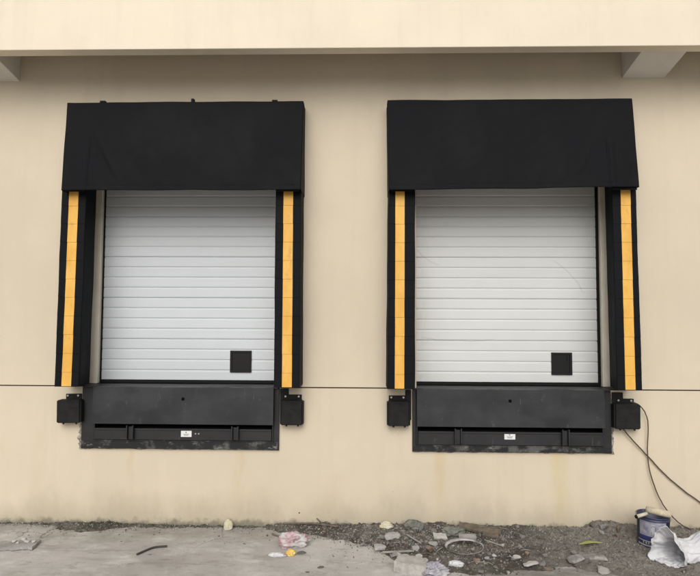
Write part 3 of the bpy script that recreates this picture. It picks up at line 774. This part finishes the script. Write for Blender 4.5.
rock(.60, -.73, .022, .02, .02, 'rub_white', 'tiny white pebble in front of the brown brick lump', 113)
rock(2.20, -.09, .13, .09, .075, 'rub_grey', 'largest grey stone of the heap against the wall left of the bucket', 114, 20)
rock(2.08, -.07, .075, .06, .06, 'rub_dark', 'dark stone at the left end of the wall heap left of the bucket', 115, 0)
rock(2.31, -.10, .075, .06, .055, 'rub_brick', 'brown stone at the right end of the wall heap beside the bucket', 116, 50)
rock(2.14, -.17, .06, .05, .04, 'rub_pale', 'pale stone in front of the wall heap left of the bucket', 117, 50)
rock(2.255, -.20, .045, .04, .035, 'rub_brick', 'little reddish stone between the wall heap and the bucket', 118, 10)
rock(-.60, -.19, .13, .06, .045, 'rub_dark', 'dark clod behind the pink plastic bag', 119, 4)
rock(-.50, -.585, .08, .05, .03, 'rub_dark', 'dark clod lying in front of the pink plastic bag', 120, 4)
rock(-.325, -.845, .06, .035, .018, 'rub_dark', 'larger dark crumb on the bare concrete in front of the pink bag', 121, 10)
rock(-.42, -.93, .035, .025, .015, 'rub_dark', 'smaller dark crumb on the bare concrete at the front edge', 122, 10)
rock(1.0, -.69, .045, .03, .03, 'rub_pale', 'pale stone right of the orange brick piece', 123, 0)
rock(1.07, -.645, .05, .035, .03, 'rub_white', 'white crumb between orange brick piece and whitish stones', 124, 0)
rock(.27, -.63, .10, .06, .04, 'rub_grey', 'grey fragment lying beside the pale batten near the slab', 125, 0)
rock(.31, -.755, .03, .025, .022, 'rub_white', 'tiny white crumb at the left rear of the largest slab', 126, 0)
rock(-1.02, -.40, .035, .02, .012, 'rub_dark', 'dark chip alone on the bare concrete right of the paper ball', 127, 0)
rock(-2.10, -.385, .022, .018, .012, 'rub_dark', 'tiny dark chip on the bare concrete left of the bent rod', 128, 0)
rock(-1.755, -.64, .04, .02, .012, 'rub_dark', 'dark chip on the concrete just right of the bent rod', 129, 0)

# foam-like scraps
put('foam_scrap', chunk_bm(401, .10, .08, .045, 30), M['foam'], 'pale grey foam scrap at the left edge of the rubble', 'foam scrap', .145, -.49, 10)
put('foam_scrap', chunk_bm(402, .15, .08, .05, 34), M['foam'], 'larger pale foam scrap behind, nearer the wall', 'foam scrap', .255, -.34, 25)
put('foam_scrap', chunk_bm(403, .07, .05, .035, 26), M['foam'], 'small grey foam scrap right of the batten', 'foam scrap', .44, -.56, 25)
put('foam_scrap', chunk_bm(404, .09, .05, .03, 30), M['foam'], 'grey foam scrap just left of the curved plastic band', 'foam scrap', .60, -.46, -25)
# batten, sticks, planks
def stick(name, label, cat, a, b, r, m, r2=None, bend=0):
    a = Vector(a); b = Vector(b); mid = (a + b) / 2 + Vector((0, bend, abs(bend) * .3)); bm = bmesh.new()
    P = spline([a, mid, b], 8); ox, oy = a.x, a.y
    for p in P: p -= Vector((ox, oy, 0))
    tube(bm, P, r, 7, rfun=lambda t: r + ((r2 or r) - r) * t)
    o = link(name, bm, M[m]); o.location = (ox, oy, 0); return tag(o, label, cat)
def T(x, y, d=0): return (x, y, top(x, y) + d)
stick('batten', 'thin pale batten lying level behind the largest concrete slab', 'batten', T(.165, -.575, .014), T(.425, -.62, .016), .009, 'wood_pale')
stick('stick', 'short dark stick pointing at the pink plastic bag from the left', 'stick', T(-.81, -.20, .01), T(-.66, -.31, .012), .008, 'wood_dark', .005)
stick('twig', 'long dark twig lying along the wall behind the pink bag', 'twig', T(-.74, -.05, .012), T(-.22, -.07, .015), .005, 'wood_dark', .012, bend=.025)
stick('stick', 'short dark stick leaning up against the wall', 'stick', (-.425, -.012, .085), T(-.325, -.07, .006), .005, 'wood_dark')
stick('splinter', 'white sliver lying on the bare concrete right of the pink bag', 'splinter', T(-.268, -.63, .004), T(-.238, -.79, .004), .004, 'rub_white')
stick('splinter', 'pale splinter pointing down right beside the grey roll', 'splinter', T(1.06, -.35, .012), T(1.19, -.48, .010), .006, 'wood_pale')
stick('stick', 'pale stick lying in the rubble between the brick lump and the foam scraps', 'stick', T(.39, -.30, .02), T(.50, -.44, .014), .007, 'wood_pale')
stick('stick', 'dark stick lying along the wall above the brown plank', 'stick', T(1.0, -.03, .03), T(1.33, -.10, .014), .007, 'wood_dark')
bm = bmesh.new(); P = spline([(-1.85, -.665, .010), (-1.80, -.575, .010), (-1.755, -.52, .010), (-1.66, -.495, .010)], 10)
for p in P: p.z += gh(p.x, p.y)
tube(bm, P, .0085, 8); tag(link('bent_rod', bm, M['rod']), 'dark bent rod lying alone on the bare concrete', 'rod')

plank('plank', 'brown wooden plank lying askew against the foot of the wall', 'plank', 1.06, -.135, .40, .11, .018, -18, 10, 3, 'wood_dark', .016, 3)
plank('plaster_shard', 'flat white plaster shard tilted in the rubble behind the brick lump', 'plaster shard', .68, -.285, .12, .08, .012, 8, 18, 5, 'rub_white', .012, 4)
plank('board_scrap', 'pale flat board scrap at the left edge of the ground, strewn with white crumbs', 'board', -2.93, -.545, .34, .17, .024, 9, 0, 0, 'rub_pale', .006, 5)
for i, (x, y, s) in enumerate(((-2.86, -.50, .05), (-2.91, -.47, .06), (-2.97, -.50, .045), (-2.80, -.50, .035), (-2.93, -.52, .03))):
    t = chunk_bm(200 + i, s, s * .8, s * .55); o = link('plaster_crumb', t, M['rub_white']); o.location = (x, y - .01, gh(x, y) + .030)
    tag(o, 'white plaster crumb lying on the board scrap at the left edge', 'plaster crumb', 'white crumbs on the board scrap')
plank('board_scrap', 'short dark board end beside the grey roll under the plank', 'board', 1.13, -.27, .14, .06, .016, -12, 14, 0, 'wood_dark', .01, 9)

# grey roll
bm = bmesh.new(); cyl(bm, (-.075, 0, .032), (.075, .006, .034), .031, n=24)
cyl(bm, (-.077, 0, .032), (-.073, 0, .032), .012, n=12, mi=1); put('roll', bm, [M['rub_pale'], M['pit']], 'short pale grey cylinder roll lying in front of the brown plank', 'roll', .912, -.33, -3, 0, 0, -.002)
# curved plastic band, an oval hoop lying on its side
bm = bmesh.new(); N = 60; rows = []
for i in range(N):
    a = 6.28318 * i / N; r_ = 1 + .03 * nz(math.cos(a), math.sin(a), 0, 2)
    w_ = .005 + .014 * ((1 + math.sin(a - .5)) / 2) ** 1.5
    x, y = .150 * math.cos(a) * r_, .115 * math.sin(a) * r_; zz = .006 + .012 * (1 + math.sin(a + .5))
    c = Vector((x, y, zz)); o_ = Vector((math.cos(a), math.sin(a), .9)).normalized()
    rows.append([bm.verts.new(c), bm.verts.new(c + o_ * w_ * 1.3), bm.verts.new(c + o_ * w_ * 1.3 + Vector((0, 0, -.003))), bm.verts.new(c + Vector((0, 0, -.004)))])
for i in range(N):
    A, B = rows[i], rows[(i + 1) % N]
    for k in range(4): bm.faces.new((A[k], A[(k + 1) % 4], B[(k + 1) % 4], B[k])).smooth = True
put('plastic_band', bm, M['ringpl'], 'pale oval plastic band lying flat in the middle of the rubble', 'plastic band', .852, -.555, 6, 0, 0, .004)

# crumpled things
put('paper_ball', crumple_bm(31, .085, .08, .085, 4, .12), M['paper_yellow'], 'crumpled pale yellow paper ball against the wall under the left bay', 'paper', -1.242, -.07, 20)
put('plastic_bag', crumple_bm(32, .25, .12, .10, 5, .48, 1.25), M['pink'], 'crumpled pale pink plastic bag on the concrete between the two bays', 'plastic bag', -.60, -.43, 5)
put('wrapper', crumple_bm(33, .075, .05, .045, 4), M['wrap_y'], 'bright yellow crumpled wrapper in front of the pink bag', 'wrapper', -.588, -.625, 0)
put('wrapper', crumple_bm(34, .14, .05, .025, 4), M['wrap_w'], 'flat white wrapper left of the yellow wrapper', 'wrapper', -.70, -.64, -5)
put('plastic_bag', crumple_bm(35, .17, .12, .075, 5, .45, 1.3), M['lav'], 'crumpled lavender grey plastic bag right of the largest concrete slab', 'plastic bag', .562, -.925, 5)
put('paper_scrap', crumple_bm(36, .11, .06, .05, 4), M['paper_yellow'], 'yellowish white paper scrap against the wall right of the twig', 'paper', .22, -.07, 5)
put('rag', crumple_bm(37, .20, .10, .06, 4), M['ragc'], 'dirty dark rag in the rubble behind the curved plastic band', 'rag', .80, -.20, 5)
put('rag', crumple_bm(38, .16, .08, .07, 4), M['ragc'], 'dirty rag against the wall between paper scrap and plank', 'rag', .47, -.09, 5)
put('wrapper', crumple_bm(39, .11, .05, .035, 4), M['wrap_w'], 'thin grey wrapper in front of the curved plastic band', 'wrapper', .74, -.80, -10)

# leaf
bm = bmesh.new()
def lf(u, v):
    w_ = .026 * math.sin(math.pi * min(1, u * .96 + .04)) ** .8; x = -.105 + .21 * u
    return (x, (v - .5) * 2 * w_ + .008 * math.sin(u * 3), .012 + .012 * math.sin(u * 3) + .01 * abs(v - .5))
grid(bm, 16, 4, lf); o = put('leaf', bm, M['leaf'], 'yellow green leaf lying on the dirt left of the bucket', 'leaf', 1.93, -.455, 8)
o.modifiers.new('thickness', 'SOLIDIFY').thickness = .0012

# many look-alike fragments
rnd = random.Random(21)
KIND = {'rub_grey': 'small grey', 'rub_dark': 'small dark', 'rub_pale': 'small pale', 'rub_white': 'small white', 'rub_brick': 'small brown'}
protos = {}
for m in KIND:
    protos[m] = []
    for i in range(5):
        me = bpy.data.meshes.new('rubble_fragment'); t = chunk_bm(300 + i * 7 + len(m), 1, rnd.uniform(.6, .95), rnd.uniform(.35, .7), 12); t.to_mesh(me); t.free(); me.materials.append(M[m]); protos[m].append(me)
n = 0
while n < 245:
    if rnd.random() < .72: x = rnd.uniform(.0, 1.6)
    else: x = rnd.uniform(-.8, 3.2)
    y = -rnd.uniform(.01, 1) ** 1 * (-edge(x)) * 1.05
    if 2.28 < x < 2.95 and -.85 < y < -.25: continue
    if y > -.02 or (1.36 < x < 1.72 and y > -.5 and rnd.random() < .85): continue
    s = min(.085, .014 + abs(rnd.gauss(0, .022))); r_ = rnd.random()
    m = 'rub_grey' if r_ < .42 else 'rub_dark' if r_ < .66 else 'rub_pale' if r_ < .87 else 'rub_white' if r_ < .93 else 'rub_brick'
    o = bpy.data.objects.new('rubble_fragment', rnd.choice(protos[m])); C.objects.link(o)
    o.scale = (s, s, s); o.rotation_euler = (rnd.uniform(-.25, .25), rnd.uniform(-.25, .25), rnd.uniform(0, 6.28)); o.location = (x, y, top(x, y) - s * .08)
    tag(o, KIND[m] + ' rubble fragment scattered on the dirt along the wall', 'rubble', KIND[m] + ' fragments in the rubble strip'); n += 1

rnd = random.Random(77)
for i in range(34):
    x = rnd.uniform(.05, 1.35) if i < 26 else rnd.uniform(-.5, 2.2); y = edge(x) * rnd.uniform(.08, .85); a = rnd.uniform(0, 6.28); l = rnd.uniform(.03, .10)
    bm = bmesh.new(); P = spline([(0, 0, .006), (math.cos(a) * l * .5, math.sin(a) * l * .5, .010 + rnd.uniform(0, .012)), (math.cos(a + .3) * l, math.sin(a + .3) * l, .006)], 5)
    tube(bm, P, rnd.uniform(.0018, .0042), 6); o = link('twig', bm, M['wood_dark'] if rnd.random() < .5 else M['wood_pale']); o.location = (x, y, top(x, y))
    tag(o, 'short thin twig lying among the rubble fragments', 'twig', 'short twigs in the rubble')

# ------------------------------------------------------------------ paint bucket and roller
BX, BY = 2.50, -.345; bz = gh(BX, BY) + .012
bk = thing('paint_bucket', 'dark blue paint bucket with a lavender label against the wall at right', 'bucket', None, (BX, BY, bz)); bk.rotation_euler = (R(0), R(1.5), R(0))
navy = mat('navy_bucket', (.018, .021, .058), .45, col2=(.05, .055, .095), var=.2, vscale=9, bump=.1)
RB, RT, HB = .120, .128, .262
bm = bmesh.new(); rT = lambda z: RB + (RT - RB) * z / HB
lathe(bm, [(.001, .004), (RB - .006, .004), (RB, 0), (RB + .003, .004), (rT(.01) + .0015, .012), (rT(.02), .018), (rT(.23), .23), (rT(.232) + .004, .232), (rT(.24) + .004, .24), (rT(.242), .244), (rT(.254), .254), (RT + .004, .258), (RT + .004, .264), (RT - .001, .266), (RT - .005, .262), (RT - .006, .17), (.001, .16)])
link('body', bm, navy, bk)
def band(name, a0, a1, z0, z1, off, m, n=28):
    bm = bmesh.new()
    V = grid(bm, n, 6, lambda u, v: ((rT(z0 + (z1 - z0) * v) + off) * math.cos(R(a0 + (a1 - a0) * u)), (rT(z0 + (z1 - z0) * v) + off) * math.sin(R(a0 + (a1 - a0) * u)), z0 + (z1 - z0) * v))
    return link(name, bm, m, bk)
lavm = mat('lavender_label', (.17, .17, .25), .6, col2=(.33, .33, .385), var=.10, vscale=18)
grey = mat('pale_band', (.42, .42, .45), .5, col2=(.30, .30, .36), var=.15, vscale=14); mid = mat('blue_print', (.03, .04, .15), .5)
lb = band('label', 190, 292, .078, .234, .0012, lavm)
band('lower_ring', 180, 360, .022, .034, .0022, grey); band('upper_ring', 180, 360, .060, .068, .0018, grey)
band('label_foot', 190, 292, .078, .108, .002, mid)
bm = bmesh.new(); rnd = random.Random(4)
def dec(a, z, wdeg, h):
    r0 = rT(z) + .0032; c = []
    for aa, zz in ((a, z), (a + wdeg, z), (a + wdeg, z + h), (a, z + h)): c.append(bm.verts.new((r0 * math.cos(R(aa)), r0 * math.sin(R(aa)), zz)))
    bm.faces.new(c)
dec(241, .125, 3, .085); dec(236, .15, 2.5, .03); dec(246, .14, 2, .05); dec(238, .205, 10, .004)
for k in range(7):                                              # broad pale characters, too worn to read
    a = 206 + k * 10
    dec(a, .044, 4.5, .0035); dec(a, .054, 5.5, .003); dec(a + 1.6, .041, 1.3, .018)
    if k % 2: dec(a + 4.5, .042, 1.1, .014)
link('print', bm, M['wrap_w'], bk)
wire = mat('wire', (.3, .3, .3), .4, metal=.9)
bm = bmesh.new()
P = spline([(-.134, .0, .24), (-.138, .03, .26), (-.09, .105, .255), (0, .138, .25), (.09, .105, .255), (.138, .03, .26), (.134, 0, .24)], 8)
tube(bm, P, .0022, 6); link('wire_handle', bm, wire, bk)

ro = thing('paint_roller', 'cream paint roller with a pale handle lying across the blue bucket', 'paint roller', None, (BX - .01, BY - .06, bz + .266))
nap = mat('roller_nap', (.50, .43, .30), .95, col2=(.62, .55, .41), var=.15, vscale=40, bump=1, bscale=260, bdist=.004)
bm = bmesh.new(); a = Vector((-.055, .03, .046)); b = Vector((.118, -.03, .024)); cyl(bm, a, b, .028, n=28); d = (b - a).normalized()
link('roller_sleeve', bm, nap, ro)
bm = bmesh.new(); cyl(bm, b, b + d * .003, .020, n=20); cyl(bm, a - d * .003, a, .020, n=20); link('end_cap', bm, mat('cap', (.45, .38, .27), .6), ro)
bm = bmesh.new(); cyl(bm, b + d * .0032, b + d * .0045, .008, n=12); link('hub_hole', bm, M['pit'], ro)
bm = bmesh.new(); P = spline([a, a - d * .02, a + Vector((-.035, -.02, -.012)), a + Vector((-.025, -.05, -.018)), a + Vector((-.05, -.055, -.02))], 8); tube(bm, P, .0035, 8); link('wire_frame', bm, wire, ro)
bm = bmesh.new(); h0 = a + Vector((-.02, -.052, -.016)); h1 = Vector((-.165, -.03, .006)); cyl(bm, h0, h1, .013, .016, n=18)
link('handle', bm, mat('pale_handle', (.48, .43, .32), .6, col2=(.58, .53, .42), var=.2, vscale=20), ro)
bm = bmesh.new(); dd = (h1 - h0).normalized(); cyl(bm, h1, h1 + dd * .014, .0165, .013, n=18); link('handle_tip', bm, M['gasket'], ro)

# ------------------------------------------------------------------ white sack with an open mouth
sk_m = new('white_woven_sack', .8, .2); g = G(sk_m)
col = g.mix(g.map(g.noise(7, 5, .6), .4, .68), (.60, .60, .615), (.50, .50, .53)); col = g.mix(g.map(g.noise(20, 5, .7, (1, 1, 1), (3, 3, 3)), .62, .75, 0, .4), col, (.42, .40, .38))
g.out(col, None, g.math('ADD', g.noise(22, 5, .6), g.math('MULTIPLY', g.noise(300, 1), .1)), .5, .008)
# stations from the mouth back: centre, axis, half-height, half-width
ST = [((2.395, -.745, .128), (-.72, -.66, .10), .158, .118), ((2.43, -.72, .120), (-.70, -.66, .12), .130, .108), ((2.48, -.69, .108), (-.85, -.45, .06), .088, .088),
      ((2.54, -.67, .094), (-.95, -.25, 0), .090, .088), ((2.595, -.66, .086), (-1, -.1, 0), .082, .085), ((2.65, -.655, .090), (-1, -.05, 0), .072, .074), ((2.71, -.65, .108), (-1, 0, 0), .100, .085),
      ((2.79, -.64, .120), (-1, 0, 0), .118, .105), ((2.90, -.62, .10), (-1, 0, 0), .095, .11), ((3.0, -.62, .05), (-1, 0, 0), .045, .07), ((3.03, -.62, .03), (-1, 0, 0), .005, .01)]
bm = bmesh.new(); NU, NV = 96, 90
def station(v):
    f = v * (len(ST) - 1); i = min(int(f), len(ST) - 2); t_ = f - i; t_ = t_ * t_ * (3 - 2 * t_) * .5 + t_ * .5
    A, B = ST[i], ST[i + 1]
    return Vector(A[0]).lerp(Vector(B[0]), t_), Vector(A[1]).lerp(Vector(B[1]), t_).normalized(), A[2] + (B[2] - A[2]) * t_, A[3] + (B[3] - A[3]) * t_
rows = []
for j in range(NV + 1):
    v = j / NV; c, ax, hh, hw = station(v); side = Vector((0, 0, 1)).cross(ax).normalized(); up = ax.cross(side)
    ring = []
    for i in range(NU):
        a = 6.2831853 * i / NU
        # polygonal, pinched outline with lengthwise folds
        k = 1 + .15 * max(0, 1 - 4 * v) * (abs(math.sin(1.5 * a + .55)) * -1 + .5) * 1.4 + .07 * math.cos(3 * a + 1.0 + v) + .05 * math.cos(5 * a + v * 5) + .10 * (abs(nz(math.cos(a), math.sin(a), v * .8, 2.2, 3)) * -2 + .4) + .05 * nz(math.cos(a) * 2, math.sin(a) * 2, v * 5, 2.4, 8)
        fold = .006 * math.sin(14 * a + 4 * nz(v * 3, a, 0, 1, 2)) * max(0, 1 - abs(v - .5) * 3.2)
        p = c + side * math.cos(a) * hw * k + up * math.sin(a) * (hh * k + fold)
        cr = 0
        for q_, am in ((1.6, .020), (3.6, .014), (8, .006)): cr += am * (.35 - abs(nz(math.cos(a) * 1.2, math.sin(a) * 1.2, v * 1.3, q_, 40))) * (1 - .5 * (v < .04))
        p += (side * math.cos(a) + up * math.sin(a)) * cr * 1.6
        p += ax * .05 * nz(math.cos(a), math.sin(a), 0, 1.8, 12) * max(0, 1 - v * 4)
        g0 = top(p.x, p.y) if p.y < 0 else 0
        if p.z < g0 + .004: p.z = g0 + .004 + max(-.1, p.z - g0) * .03
        ring.append(bm.verts.new(p))
    rows.append(ring)
for A, B in zip(rows, rows[1:]):
    for i in range(NU): bm.faces.new((A[i], A[(i + 1) % NU], B[(i + 1) % NU], B[i])).smooth = True
o = link('sack', bm, sk_m); o.modifiers.new('thickness', 'SOLIDIFY').thickness = .0025
tag(o, 'crumpled white plastic sack with its open mouth facing left in front of the bucket', 'sack')
# origins of debris already sit on the ground; keep the render deterministic
